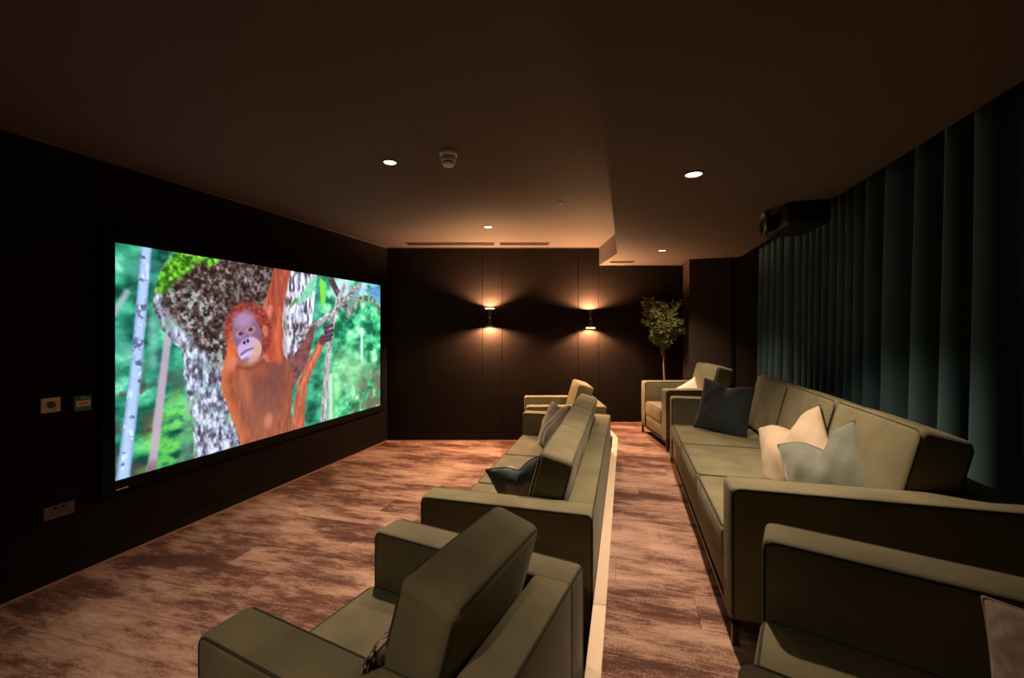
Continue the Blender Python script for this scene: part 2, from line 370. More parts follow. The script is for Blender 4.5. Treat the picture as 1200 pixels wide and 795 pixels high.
def make_seat(name, loc, rotz, D, W, ncush, label, cat, lean=15.0, group=None, off=0.0, hb=0.455):
    root = thing(name, loc, rotz, label, cat, group)
    xf, xb = -D / 2, D / 2; y0, y1 = -W / 2, W / 2
    fw = 0.15
    zc = (LEG + HA) / 2; hz = HA - LEG
    # base
    MB().rbox(((xf + .012 + xb - fw) / 2, 0, (LEG + .005 + .255) / 2), (xb - fw - xf - .012, W - 2 * AT + .004, .25 - LEG), .012, 2, (3, 6, 2)).build('base_frame', M['velvet'], root, True)
    # metal under-frame and legs
    MB().box(xf + .004, xb - .01, y0 + .004, y0 + .03, LEG - .012, LEG + .002).box(xf + .004, xb - .01, y1 - .03, y1 - .004, LEG - .012, LEG + .002).box(xf + .004, xf + .03, y0 + .004, y1 - .004, LEG - .0119, LEG + .0019).box(xb - .036, xb - .01, y0 + .004, y1 - .004, LEG - .0119, LEG + .0019).build('metal_rail', M['leg'], root)
    for yy in (y0 + .004, y1 - .03):
        for xx in (xf + .004, xb - .036):
            MB().bevbox(xx, xx + .026, yy, yy + .026, 0, LEG - .010, .003).build('leg', M['leg'], root)
    # arms
    r = .022
    for sg in (-1, 1):
        yc = sg * (W / 2 - AT / 2)
        o = MB().rbox((0, yc, zc), (D, AT, hz), r, 3, (8, 2, 4), (0, .005, .003)).build('armrest', M['velvet'], root, True)
        mb = MB()
        q = r * .29
        for s2 in (-1, 1):
            mb.tube(densify(rloop(xf + q, xb - q, LEG + q, HA - q, .03, yc + s2 * (AT / 2 - q + .001))), .0052, True, 5)
        mb.build('piping', M['piping'], o, True)
    # back frame over the full width
    o = MB().rbox((xb - fw / 2, 0, zc), (fw - .002, W - 2 * AT + .04, hz - .001), r * .8, 3, (2, 10, 4), (.003, 0, .003)).build('back_frame', M['velvet'], root, True)
    q = r * .29
    MB().tube(densify(rloop(y0 + q, y1 - q, LEG + q, HA - q, .03, xb - q + .001, 'yz')), .0052, True, 5).build('piping', M['piping'], o, True)
    # cushions
    wi = (W - 2 * AT) / ncush
    sd = D - fw - .002
    for k in range(ncush):
        yc = y0 + AT + wi * (k + .5)
        c = (xf + .002 + sd / 2 - .004, yc, (.258 + SEAT) / 2)
        o = MB().rbox(c, (sd, wi - .006, SEAT - .258), .028, 3, (6, 6, 2), (.006, 0, .014)).build('seat_cushion', M['velvet'], root, True)
        mb = MB(); q = .028 * .29
        for zz in (SEAT - q + .001, .258 + q):
            mb.tube(densify(rloop(xf - .002 + q, c[0] + sd / 2 - q, yc - wi / 2 + .003 + q, yc + wi / 2 - .003 - q, .035, zz, 'xy')), .0052, True, 5)
        mb.build('piping', M['piping'], o, True)
    th = .19; a = math.radians(lean)
    for k in range(ncush):
        yc = y0 + AT + wi * (k + .5)
        R = Matrix.Rotation(a, 3, 'Y')
        # bottom rear edge rests on the seat against the frame
        jig = random.uniform(-.006, .006); a2 = a + random.uniform(-.02, .02)
        R = Matrix.Rotation(a2, 3, 'Y')
        cx = xb - fw - .012 + off - (hb / 2) * math.sin(a2) * 0 - th / 2 * math.cos(a2) - (hb / 2) * math.sin(a2) * 1.0 + .045
        cz = SEAT + .004 + hb / 2 * math.cos(a2) + th / 2 * math.sin(a2) * .55
        c = (cx + jig, yc, cz)
        ww = wi - .010
        mb = MB().rbox((0, 0, 0), (th, ww, hb), .030, 3, (2, 6, 6), (.020, .004, .012))
        # soften the bottom where it sinks behind the seat
        o = mb.build('back_cushion', M['velvet'], root, True)
        o.location = c; o.rotation_euler = (0, a2, 0)
        q = .030 * .29
        mb = MB()
        for s2 in (-1, 1):
            mb.tube(densify(rloop(-ww / 2 + q, ww / 2 - q, -hb / 2 + q, hb / 2 - q, .04, s2 * (th / 2 - q + .001), 'yz')), .0052, True, 5)
        mb.build('piping', M['piping'], o, True)
    return root

sofaA = make_seat('sofa', (-.618, 3.395, 0), 0, .93, 2.55, 3, 'long olive velvet three-seat sofa on the lower floor against the step', 'sofa')
chB = make_seat('armchair', (-.70, 1.336, 0), math.radians(-11.3), .93, .885, 1, 'olive velvet armchair seen from behind, nearest on the lower floor', 'armchair')
pc = cw(.64, 5.43)
chC = make_seat('armchair', (pc.x, pc.y, 0), TH, .94, .885, 1, 'small-looking olive armchair beyond the front sofa, by the far wall', 'armchair')
sofaD = make_seat('sofa', (.937, 3.175, PLAT), 0, 1.035, 2.51, 3, 'long olive velvet three-seat sofa on the raised platform below the curtains', 'sofa')
pe = cw(2.10, 4.96)
chE = make_seat('armchair', (pe.x, pe.y, PLAT), TH, .93, .885, 1, 'olive armchair on the platform at the far end, in front of the small tree', 'armchair')
chF = make_seat('armchair', (.758, 1.053, PLAT), math.radians(-19.3), .94, .89, 1, 'olive armchair cut off at the lower right corner, in front of the platform sofa', 'armchair')

# ------------------------------------------------------------------ scatter pillows
def pillow(name, c, n, size, thick, m, label, cat='pillow', roll=0.0, chop=0.0, dent=None, pm=None, seed=0, wr=.006, group=None):
    n = Vector(n).normalized(); up = Vector((0, 0, 1)); up = (up - n * up.dot(n)).normalized(); sd = up.cross(n)
    rt = Matrix.Rotation(roll, 3, n); up = rt @ up; sd = rt @ sd
    rnd = random.Random(seed); ph = [rnd.uniform(0, 6.28) for _ in range(8)]
    N = 26; V = []; F = []; edge = []
    h = size / 2
    def shape(u, v, s):
        cx = 1 - .07 * (1 - v * v) ** 1.0 * 1.0; cz = 1 - .07 * (1 - u * u)
        x = h * u * cx; z = h * v * cz
        top = max(0, (v + .35) / 1.35)
        g = math.exp(-(abs(u) / .27) ** 1.5)
        z -= chop * g * top ** 1.6 * size
        x *= 1 - .22 * chop / .3 * top ** 2 * (1 if chop else 0) * .8
        t = thick / 2 * (max(0, 1 - u ** 2) ** .55) * (max(0, 1 - v ** 2) ** .55)
        t *= 1 - .55 * (chop / .3) * g * top if chop else 1
        w = wr * (math.sin(7 * u + 3 * v * v + ph[0]) * math.sin(5 * v + ph[1]) + .7 * math.sin(11 * (u * v) + ph[2]) + .5 * math.sin(15 * u - 9 * v + ph[3]))
        w *= (max(0, 1 - u ** 2) ** .5) * (max(0, 1 - v ** 2) ** .5)
        y = s * (t + w * (1 if s > 0 else .6))
        y -= (chop * .35 if dent is None else dent) * size * g * top ** 2
        return x, y, z
    def put(u, v, s):
        x, y, z = shape(u, v, s); return sd * x + n * y + up * z
    gi = {}
    def q(t): return math.sin(t * PI / 2)
    for s in (1, -1):
        for i in range(N + 1):
            for j in range(N + 1):
                e = i in (0, N) or j in (0, N)
                if e and s == -1: gi[(s, i, j)] = gi[(1, i, j)]; continue
                gi[(s, i, j)] = len(V); V.append(put(q(-1 + 2 * i / N), q(-1 + 2 * j / N), s))
    for s in (1, -1):
        for i in range(N):
            for j in range(N):
                f = (gi[(s, i, j)], gi[(s, i + 1, j)], gi[(s, i + 1, j + 1)], gi[(s, i, j + 1)])
                F.append(f if s > 0 else tuple(reversed(f)))
    root = thing(name, c, 0, label, cat, group)
    o = MB().add(V, F).build('pillow_cover', m, root, True)
    ring = [(i, 0) for i in range(N)] + [(N, j) for j in range(N)] + [(i, N) for i in range(N, 0, -1)] + [(0, j) for j in range(N, 0, -1)]
    MB().tube([V[gi[(1, i, j)]] for i, j in ring], .004, True, 5).build('piping', pm or m, root, True)
    return root

pillow('pillow', (.80, 3.93, PLAT + .415 + .215), (-.55, -.80, .22), .44, .16, M['teal'], 'dark teal square pillow in the far corner of the platform sofa', roll=-.10, chop=.10, seed=1, pm=M['piping'])
pillow('pillow', (.965, 2.88, PLAT + .415 + .175), (-.78, -.42, .50), .44, .17, M['beige'], 'pinkish beige pillow with a deep dent behind the grey-green one', roll=.62, chop=.12, dent=.26, seed=2, pm=M['piping'], wr=.010)
pillow('pillow', (.985, 2.50, PLAT + .415 + .165), (-.72, -.52, .50), .43, .17, M['greyteal'], 'grey-green velvet pillow with a deep dent just behind the near arm of the platform sofa', roll=.60, chop=.12, dent=.26, seed=3, pm=M['piping'], wr=.010)
pillow('pillow', (-.655, 4.00, .415 + .225), (-.80, -.50, .34), .46, .17, M['mauve'], 'mauve-grey pillow leaning on the back of the front sofa at its far end', roll=.05, chop=.20, seed=4, pm=M['piping'], wr=.008)
pillow('pillow', (-.565, 2.50, .415 + .195), (-.16, .90, .38), .41, .17, M['bluepink'], 'dark blue and pink patterned pillow behind the near arm of the front sofa', roll=-.35, chop=.10, seed=5, pm=M['piping'], wr=.010)
pillow('pillow', (-.695, 1.15, .415 + .14), (-.9, .1, .40), .33, .10, M['woven'], 'black, pink and white woven pillow mostly hidden in the nearest armchair', seed=6, wr=.004)
pe2 = cw(2.02, 4.90)
pillow('pillow', (pe2.x, pe2.y, PLAT + .415 + .135), (-.75, -.55, .3), .30, .10, M['white_c'], 'pale pillow tip showing above the arm of the far platform armchair', roll=.6, seed=7)
pillow('pillow', (.885, 1.06, PLAT + .415 + .125), (-.85, -.45, .4), .36, .15, M['knit'], 'pinkish knitted pillow at the lower right corner of the photo', roll=.25, seed=8, wr=.004)

# ------------------------------------------------------------------ screen on the left wall
ang_l = math.atan2(n_l.y, n_l.x)
P0 = Vector((-3.4, 1.579))
def onwall(s, z, d=0.0):
    p = P0 + t_l * s + n_l * d
    return (p.x, p.y, z)
def paint(W, H):
    rs = np.random.RandomState(5)
    X, Y = np.meshgrid((np.arange(W) + .5) / W * 301.0, (np.arange(H) + .5) / H * 162.0)
    tabs = [rs.rand(256, 256) for _ in range(6)]
    def vn(x, y, k=0):
        T = tabs[k % 6]; xi = np.floor(x).astype(int); yi = np.floor(y).astype(int); fx = x - xi; fy = y - yi
        fx = fx * fx * (3 - 2 * fx); fy = fy * fy * (3 - 2 * fy)
        g = lambda a, b: T[(yi + b) % 256, (xi + a) % 256]
        return (g(0, 0) * (1 - fx) + g(1, 0) * fx) * (1 - fy) + (g(0, 1) * (1 - fx) + g(1, 1) * fx) * fy
    def fbm(sx, sy, k=0, o=4, x=X, y=Y):
        r = 0; a = .5
        for i in range(o): r = r + a * vn(x / sx * 2 ** i + 17 * i + 31 * k, y / sy * 2 ** i + 11 * i + 7 * k, k + i); a *= .5
        return r / (1 - .5 ** o)
    C = np.zeros((H, W, 3))
    def mixc(m, col):
        nonlocal C
        m = np.clip(m, 0, 1)[..., None]; C = C * (1 - m) + np.asarray(col, float) * m
    def sm(a, b, x): t = np.clip((x - a) / (b - a), 0, 1); return t * t * (3 - 2 * t)
    def tex(cols, v):           # piecewise colours over v 0..1
        cols = np.array(cols, float); v = np.clip(v, 0, .9999) * (len(cols) - 1); i = v.astype(int); f = (v - i)[..., None]
        return cols[i] * (1 - f) + cols[i + 1] * f
    def con(v, a=.28, b=.72): return np.clip((v - a) / (b - a), 0, 1)
    def stroke(P, w0, w1=None, soft=1.0, jit=0):
        w1 = w0 if w1 is None else w1
        best = np.full(X.shape, 1e9); T = np.zeros(X.shape); n = len(P) - 1
        for i in range(n):
            ax, ay = P[i]; bx, by = P[i + 1]; dx, dy = bx - ax, by - ay
            t = np.clip(((X - ax) * dx + (Y - ay) * dy) / (dx * dx + dy * dy), 0, 1)
            d = np.hypot(X - ax - t * dx, Y - ay - t * dy); m = d < best
            best = np.where(m, d, best); T = np.where(m, (i + t) / n, T)
        w = (w0 + (w1 - w0) * T) / 2 + (jit * (fbm(6, 6, 3) - .5) if jit else 0)
        return sm(soft, -soft, best - w), T, best / np.maximum(w, .1)
    def poly(P, jit=0, js=6, soft=1.0):
        xx = X + (jit * (fbm(js, js, 1) - .5) * 2 if jit else 0); yy = Y + (jit * (fbm(js, js, 2) - .5) * 2 if jit else 0)
        ins = np.zeros(X.shape, bool); D = np.full(X.shape, 1e9); n = len(P)
        for i in range(n):
            ax, ay = P[i]; bx, by = P[(i + 1) % n]
            if ay != by:
                c = ((ay > yy) != (by > yy)) & (xx < (bx - ax) * (yy - ay) / (by - ay) + ax); ins ^= c
            dx, dy = bx - ax, by - ay; t = np.clip(((xx - ax) * dx + (yy - ay) * dy) / (dx * dx + dy * dy), 0, 1)
            D = np.minimum(D, np.hypot(xx - ax - t * dx, yy - ay - t * dy))
        return sm(-soft, soft, np.where(ins, D, -D)), np.where(ins, D, -D)
    def ell(cx, cy, rx, ry, a=0, soft=.15):
        c, s = math.cos(a), math.sin(a); x = (X - cx) * c + (Y - cy) * s; y = -(X - cx) * s + (Y - cy) * c
        r = np.hypot(x / rx, y / ry); return sm(1 + soft, 1 - soft, r), r
    # forest
    n = fbm(16, 11, 0, 5)
    C = tex([(14, 62, 50), (28, 104, 84), (48, 142, 112), (74, 178, 140), (140, 220, 190)], con(n, .28, .78))
    mixc(sm(.45, .7, fbm(26, 18, 2)) * .8 * sm(150, 60, Y), (70, 150, 138))
    mixc(sm(.46, .62, fbm(14, 16, 1)) * .85 * sm(70, 110, Y) * sm(80, 20, X), (72, 62, 58))
    m = ell(42, 145, 26, 28, 0, .5)[0]; mixc(m * .85 * sm(.25, .6, n), (110, 205, 70))
    m = ell(44, 120, 16, 14, 0, .5)[0]; mixc(m * .6 * sm(.4, .6, fbm(8, 7, 3)), (130, 225, 120))
    # right side forest is brighter with brown undergrowth
    rt = sm(180, 205, X)
    n2 = fbm(12, 9, 2, 5)
    g = tex([(24, 92, 66), (48, 150, 104), (86, 200, 140), (170, 235, 190)], con(n2, .3, .75))
    C = C * (1 - rt[..., None]) + g * rt[..., None]
    mixc(rt * sm(215, 260, X) * sm(85, 130, Y) * sm(.35, .6, fbm(7, 12, 4)) * .8, (110, 100, 78))
    mixc(rt * ell(238, 108, 34, 26, 0, .6)[0] * .55, (150, 205, 150))
    mixc(rt * ell(205, 140, 16, 26, 0, .6)[0] * .55, (120, 200, 110))
    mixc(ell(225, 12, 18, 16, .3, .6)[0] * .8, (214, 232, 240)); mixc(ell(262, 6, 40, 13, 0, .6)[0] * .85 * sm(.3, .5, fbm(12, 6, 5)), (170, 205, 240))
    mixc(ell(290, 14, 14, 14, 0, .6)[0] * .7, (80, 130, 200)); mixc(stroke([(262, 60), (262, 95)], 5, soft=2)[0] * .8, (215, 240, 235))
    # slim trunks on the left
    mixc(stroke([(52.5, 75), (46.8, 162)], 9, 10, 4)[0] * .45, (110, 150, 140)); mixc(stroke([(23, 52), (24, 84)], 5, soft=3)[0] * .5, (150, 200, 200))
    mixc(stroke([(7.5, 33.3), (3.4, 41.3), (-1, 49)], 4, soft=1.5)[0] * .8, (150, 175, 180))
    m, T, d = stroke([(34.7, 58.3), (29.8, 99.8), (23.9, 152), (22.1, 164)], 5.2, 6.5, 1.2); mixc(m * .9, (176, 156, 176)); mixc(m * sm(.62, .9, T) * .7, (110, 70, 80))
    m, T, d = stroke([(19.6, -2), (15.9, 49.2), (12.5, 91.6), (8.8, 127), (4.6, 165)], 6.6, 8.0, .6)
    mixc(m, (160, 186, 226)); mixc(m * sm(.62, .75, fbm(5, 4, 1)) * .8, (70, 70, 96)); mixc(m * sm(.4, 1, d) * .45, (80, 100, 150)); mixc(m * sm(.65, .75, fbm(2.5, 7, 4)) * .6, (216, 232, 250))
    # big leaning tree
    big = [(41.7, -2), (36.1, 2.9), (27.7, 20.2), (23.7, 33.3), (23.6, 41.4), (27, 53.9), (35.3, 65.5), (44, 76.3), (45.8, 95), (48.3, 115.4), (52.2, 129.6), (53.4, 167), (129.6, 186), (140, 155), (152, -16)]
    m, d = poly(big, 1.6, 5, .6)
    bark = fbm(2.2, 4.2, 2, 4)
    tc = tex([(66, 60, 76), (112, 110, 130), (156, 162, 186), (204, 214, 234)], con(bark, .27, .72))
    C = C * (1 - m[..., None]) + tc * m[..., None]
    mixc(m * sm(.56, .7, fbm(9, 9, 4)) * .55, (120, 160, 140))
    dk = [(33, 26), (44.9, 9.6), (55.5, -1), (157.6, -6), (136, 26), (118, 38), (96, 52), (86, 66), (84, 84), (74, 90), (60, 78), (50, 64), (36, 50), (30, 38)]
    m2, d2 = poly(dk, 5, 9, 4)
    tc = tex([(38, 26, 24), (66, 50, 46), (96, 76, 72), (176, 164, 168)], con(fbm(2.6, 2.6, 5, 4), .34, .84))
    k = (m * m2)[..., None]; C = C * (1 - k) + tc * k
    lich = m * sm(.52, .64, fbm(4.2, 5, 3, 3)) * sm(24, 6, np.abs((X - 33) * .62 - (Y - 30) * .55 - 4)) * sm(20, 34, Y)
    mixc(lich * .7 * sm(.3, .6, fbm(2, 2, 4, 3)), (176, 196, 194))
    mixc(m * sm(62, 40, Y) * sm(.60, .68, fbm(3.4, 3.4, 0, 3)) * .35, (190, 186, 196))
    moss, _ = poly([(23, 31), (27, 17), (35, 4), (43, -3), (76, -2), (70, 5), (60, 6), (50, 13), (42, 19), (35, 29), (27, 34)], 5, 6, 2.5)
    k = (m * moss)[..., None]; tc = tex([(38, 84, 20), (84, 156, 36), (140, 214, 70)], con(fbm(3, 3, 1, 4), .3, .72)); C = C * (1 - k) + tc * k
    # pale tree behind the arms
    m, d = poly([(140, -2), (186, -2), (181.9, 25.7), (176.6, 62.7), (164.5, 93.8), (156.4, 106), (136, 92), (134, 54)], 2, 5, .8)
    tc = tex([(70, 60, 66), (140, 134, 150), (190, 192, 214), (222, 228, 244)], con(fbm(2.4, 8, 0, 4), .34, .68)); C = C * (1 - m[..., None]) + tc * m[..., None]
    mixc(m * sm(150, 140, X) * .6, (140, 110, 100))
    m, T, d = stroke([(162, 113.9), (158.1, 166)], 6.5, 7, .6); tc = tex([(60, 56, 66), (150, 156, 180), (232, 240, 252)], con(fbm(3, 3, 4), .3, .6)); C = C * (1 - m[..., None]) + tc * m[..., None]
    # dark branch top right, poles
    m, T, d = stroke([(201, -6), (214, 12), (227, 28), (239, 40)], 9, 8, 1); mixc(m, (66, 58, 62)); mixc(m * sm(.5, .65, fbm(4, 5, 1)) * .7, (120, 116, 120))
    m, T, d = stroke([(236, 40), (246, 33), (256, 24), (268, 20), (283, 20), (300, 34)], 11, 6, 1.2); mixc(m, (88, 96, 84)); mixc(m * sm(.45, .6, fbm(4, 4, 2)) * .8, (150, 190, 150))
    m, T, d = stroke([(240, 34), (252, 16), (262, -4)], 8, 6, 1); mixc(m * .8, (120, 140, 150))
    m, T, d = stroke([(229.4, 8), (219, 25.2), (211, 48), (206.5, 62), (201, 101), (195.3, 160)], 6.5, 9, .8); mixc(m, (166, 162, 164)); mixc(m * sm(.5, .62, fbm(3, 7, 3)) * .6, (100, 92, 96)); mixc(m * sm(.62, .7, fbm(2, 8, 4)) * .7, (220, 226, 232))
    m, T, d = stroke([(206.5, 112), (206.8, 158)], 5, 6, 1); mixc(m * .8, (196, 208, 214))
    m, T, d = stroke([(160, 68), (181.5, 55.4), (196.9, 47.6), (216, 36.3), (235.2, 22.2), (254, 6)], 8, 6.5, .8); mixc(m, (150, 150, 150)); mixc(m * sm(.48, .6, fbm(4, 3, 0)) * .7, (76, 74, 80)); mixc(m * sm(.62, .7, fbm(3, 3, 5)) * .8, (214, 220, 214))
    m, T, d = stroke([(176, 62), (170, 76), (164, 90)], 8, 6, 1.5); mixc(m * sm(.4, .6, fbm(4, 6, 1)), (160, 158, 178))
    # leaves
    m, d = poly([(186, 2), (183, 14), (176, 24), (166, 30), (158, 33), (166, 20), (174, 8)], .6, 4, .5); mixc(m, (110, 190, 150)); mixc(m * sm(.5, .6, fbm(3, 3, 2)) * .4, (160, 225, 190))
    m, d = poly([(190, 2), (197, 8), (199, 26), (193, 36), (190, 20)], .6, 4, .5); mixc(m, (120, 205, 70))
    m, T, d = stroke([(156.1, 29.2), (148.4, 38.4)], 4.5, 1, .6); mixc(m, (76, 140, 74))
    # the ape: far limbs, body, raised arm, head
    def fur(m, base, hi, lo, k=0, sx=3, sy=9, amt=.8):
        v = fbm(sx, sy, k, 4); mixc(m, base); mixc(m * sm(.5, .72, v) * amt, hi); mixc(m * sm(.5, .3, v) * amt, lo)
    m, T, d = stroke([(158, 172), (161, 141.8), (165, 117.6), (173.8, 101), (185, 86), (194, 70.4)], 17, 9, 1.0, 2); fur(m, (168, 88, 62), (206, 122, 88), (126, 66, 52), 1, 2, 8, .5); mixc(m * sm(.6, 0, d) * sm(.2, .5, T) * .35, (240, 160, 140))
    m, T, d = stroke([(124, 126), (144.6, 108), (161, 92), (171, 77), (178, 59)], 34, 7, 1.0, 2); fur(m, (116, 68, 68), (142, 94, 94), (84, 48, 50), 2, 6, 3, .5)
    m, d = poly([(86, 69), (79, 85), (76, 98), (77.8, 114), (84, 131), (91, 148), (96, 168), (150, 168), (150.5, 146), (152, 122), (153, 104), (141, 84), (133, 70), (111, 84)], 2.6, 4, 1.2)
    fur(m, (148, 78, 54), (182, 104, 72), (116, 60, 46), 3, 2.2, 9, .5)
    mixc(m * sm(10, 0, d) * sm(112, 92, X) * .65, (206, 112, 62)); mixc(m * ell(122, 118, 24, 34, .2, .8)[0] * .65, (112, 72, 68)); mixc(m * ell(126, 104, 20, 14, .5, .8)[0] * .5, (96, 56, 56)); mixc(m * ell(98, 108, 5, 22, -.2, .8)[0] * .4, (196, 116, 80)); mixc(m * ell(120, 150, 18, 16, 0, .7)[0] * .4, (150, 92, 70))
    mixc(ell(86, 88, 4.5, 6, .5, .6)[0] * .7, (190, 130, 160)); mixc(ell(123, 146, 5, 7, .3, .5)[0] * .55, (206, 130, 110)); mixc(ell(112, 97, 12, 7, .3, .8)[0] * .45, (176, 84, 60))
    m, T, d = stroke([(127, 78), (127.5, 64), (127, 45), (133, 24), (141, -4)], 26, 19, 1.0, 2.5); fur(m, (156, 72, 54), (190, 96, 74), (116, 50, 42), 4, 2.2, 10, .5); mixc(m * sm(.3, .9, d) * sm(126, 118, X) * .5, (216, 130, 120)); mixc(stroke([(120, 58), (125, 38)], 7, 4, 2)[0] * .6, (222, 150, 140)); mixc(stroke([(136, 90), (133, 66), (136, 40)], 5, 4, 3)[0] * .5, (226, 116, 62))
    m, r = ell(103, 61, 24.5, 27, -.25, .10); v = np.clip(m * sm(1.3, .9, r + (fbm(2.5, 2.5, 2) - .5) * .5), 0, 1); fur(v, (132, 54, 48), (172, 78, 58), (88, 34, 38), 5, 2.5, 2.5, .6)
    mixc(ell(86, 78, 6, 18, .1, .5)[0] * .7, (210, 108, 62))
    m, r = ell(119.5, 60.5, 3.2, 5.5, -.2, .2); mixc(m, (184, 100, 80))
    m, r = ell(101, 65, 14, 20.5, -.30, .08); mixc(m, (140, 106, 134)); mixc(m * sm(.2, 1, r) * .3, (88, 56, 70)); mixc(ell(97, 50, 10, 7, -.3, .6)[0] * .7, (166, 132, 176)); mixc(ell(111, 68, 5, 12, -.3, .6)[0] * .5, (110, 76, 92))
    m, r = ell(103.2, 77.5, 12.3, 11.5, -.25, .1); mixc(m, (180, 152, 200)); mixc(m * sm(100, 112, X + (Y - 78) * .3) * .8, (198, 152, 118)); mixc(ell(106, 88, 10, 4, -.2, .5)[0] * .6, (176, 134, 112))
    for (ex, ey) in ((94.3, 63.0), (103.9, 59.4)):
        mixc(ell(ex, ey, 5.2, 3.8, -.3, .35)[0] * .7, (176, 132, 150)); mixc(ell(ex, ey, 2.5, 1.7, -.3, .4)[0], (72, 40, 46)); mixc(stroke([(ex - 4, ey - 2.2), (ex + 4, ey - 4.2)], 1.2, soft=.9)[0] * .35, (84, 54, 70))
    mixc(ell(98.5, 66, 3.5, 6, -.2, .5)[0] * .5, (110, 84, 124)); mixc(ell(91, 70, 4, 3, 0, .6)[0] * .5, (108, 84, 140))
    for (ex, ey) in ((97.5, 71.2), (101.2, 69.8)): mixc(ell(ex, ey, 1.3, 1.5, 0, .3)[0], (36, 22, 34))
    m, T, d = stroke([(94.5, 81.5), (99, 78.6), (103, 77.2), (107, 76.2)], 1.6, 1.0, .7); mixc(m, (84, 56, 96)); m, T, d = stroke([(95.5, 84.4), (100, 81.6), (106, 80.2)], 2.2, 1.4, .8); mixc(m * .8, (206, 182, 224)); mixc(ell(98.5, 87, 4, 2.4, -.4, .5)[0] * .6, (110, 80, 104))
    m, T, d = stroke([(91, 92), (104, 95), (118, 88)], 4, 3, 2); mixc(m * .6, (112, 54, 44))
    # hand on the pole
    for (ax, ay) in ((204.5, 55), (205.5, 60.5), (204.5, 65.5), (202, 70)): mixc(stroke([(ax - 7, ay + 2), (ax + 4, ay)], 5, 4.2, .6)[0], (70, 46, 66)); mixc(stroke([(ax - 5, ay + .6), (ax + 2, ay - 1)], 1.4, 1.2, .7)[0] * .6, (140, 108, 140))
    mixc(ell(194, 71, 5, 6, .3, .3)[0], (98, 54, 58))
    C = np.clip(C * (1 + (rs.rand(H, W, 1) - .5) * .08), 0, 255) / 255
    return np.where(C <= 0.04045, C / 12.92, ((C + 0.055) / 1.055) ** 2.4)

scr = thing('projection_screen', onwall(2.035, 1.34), ang_l, 'large wall screen showing an orange-haired ape clinging to a mossy tree', 'screen')
def screen_panel():
    W, H = 500, 270; img = paint(W, H)
    xs = np.linspace(-1.505, 1.505, W); zs = np.linspace(.811, -.811, H)
    YY, ZZ = np.meshgrid(xs, zs)
    co = np.stack([np.full(YY.shape, .022), YY, ZZ], -1).reshape(-1, 3)
    idx = np.arange(W * H).reshape(H, W)
    f = np.stack([idx[:-1, :-1], idx[1:, :-1], idx[1:, 1:], idx[:-1, 1:]], -1).reshape(-1, 4)
    me = bpy.data.meshes.new('screen_picture')
    me.vertices.add(len(co)); me.vertices.foreach_set('co', co.ravel())
    me.loops.add(f.size); me.loops.foreach_set('vertex_index', f.ravel())
    me.polygons.add(len(f)); me.polygons.foreach_set('loop_start', np.arange(len(f)) * 4)
    me.update(calc_edges=True); me.validate()
    ca = me.color_attributes.new('picture', 'FLOAT_COLOR', 'POINT')
    ca.data.foreach_set('color', np.concatenate([img.reshape(-1, 3), np.ones((W * H, 1))], 1).ravel().astype(np.float32))
    m = bpy.data.materials.new('lit_screen_picture'); m.use_nodes = True; nt = m.node_tree
    b = nt.nodes['Principled BSDF']; b.inputs['Base Color'].default_value = (.01, .01, .01, 1); b.inputs['Roughness'].default_value = .6; b.inputs['Specular IOR Level'].default_value = .1
    at = nd(nt, 'ShaderNodeVertexColor', layer_name='picture')
    nt.links.new(at.outputs[0], b.inputs['Emission Color']); b.inputs['Emission Strength'].default_value = 1.4
    me.materials.append(m)
    o = bpy.data.objects.new('screen_picture', me); COL.objects.link(o); o.parent = scr
    o['label'] = 'glowing forest picture with the orange ape'
screen_panel()
fwid = .075
for (y0, y1, z0, z1) in ((-1.51 - fwid, 1.51 + fwid, .814, .814 + fwid), (-1.51 - fwid, 1.51 + fwid, -.814 - fwid, -.814), (-1.51 - fwid, -1.508, -.814, .814), (1.508, 1.51 + fwid, -.814, .814)):
    MB().bevbox(.002, .034, y0, y1, z0, z1, .003).build('screen_frame', M['frame'], scr)
MB().box(.004, .018, -1.51, 1.51, -.815, .815).build('backing_panel', M['frame'], scr)
MB().box(.034, .036, -1.505, -1.435, -.875, -.868).build('logo_strip', M['chrome'], scr, label='thin silver strip on the lower frame')

# ------------------------------------------------------------------ small plates on the left wall
p = thing('exit_button', onwall(.210, 1.10), ang_l, 'cream wall plate with a dark green round button left of the screen', 'button')
MB().bevbox(0, .012, -.045, .045, -.045, .045, .003).build('plate', M['cream'], p)
MB().lathe([(.020, .012), (.020, .018), (.016, .021), (0, .022)], 20, axis='x').build('push_button', M['dkgreen'], p, True)
MB().box(.0215, .0228, -.010, .010, -.0015, .0015).box(.0215, .0228, -.0015, .0015, -.009, .009).build('button_mark', M['green'], p)
p = thing('emergency_call_point', onwall(.355, 1.09), ang_l, 'green wall box with a pale red-marked window beside the screen', 'call point')
MB().bevbox(0, .030, -.045, .045, -.05, .05, .004).build('box', M['green'], p)
MB().box(.030, .0315, -.034, .036, -.022, .016).build('window', M['white'], p)
for yy in (-.018, 0, .018): MB().lathe([(.0055, .0315), (.0055, .033), (0, .033)], 10, (0, yy, -.004), 'x').build('red_mark', M['red'], p)
MB().tube([(.031, -.018, .030), (.031, -.010, .036), (.031, 0, .038), (.031, .010, .036), (.031, .018, .030)], .0022, n=5).tube([(.031, -.012, .027), (.031, .012, .027)], .0022, n=5).build('emblem', M['cream'], p)
p = thing('power_socket', onwall(.250, .440), ang_l, 'pinkish grey double power socket low on the wall under the screen', 'socket')
MB().bevbox(0, .010, -.073, .073, -.040, .040, .003).build('plate', M['mauveplate'], p)
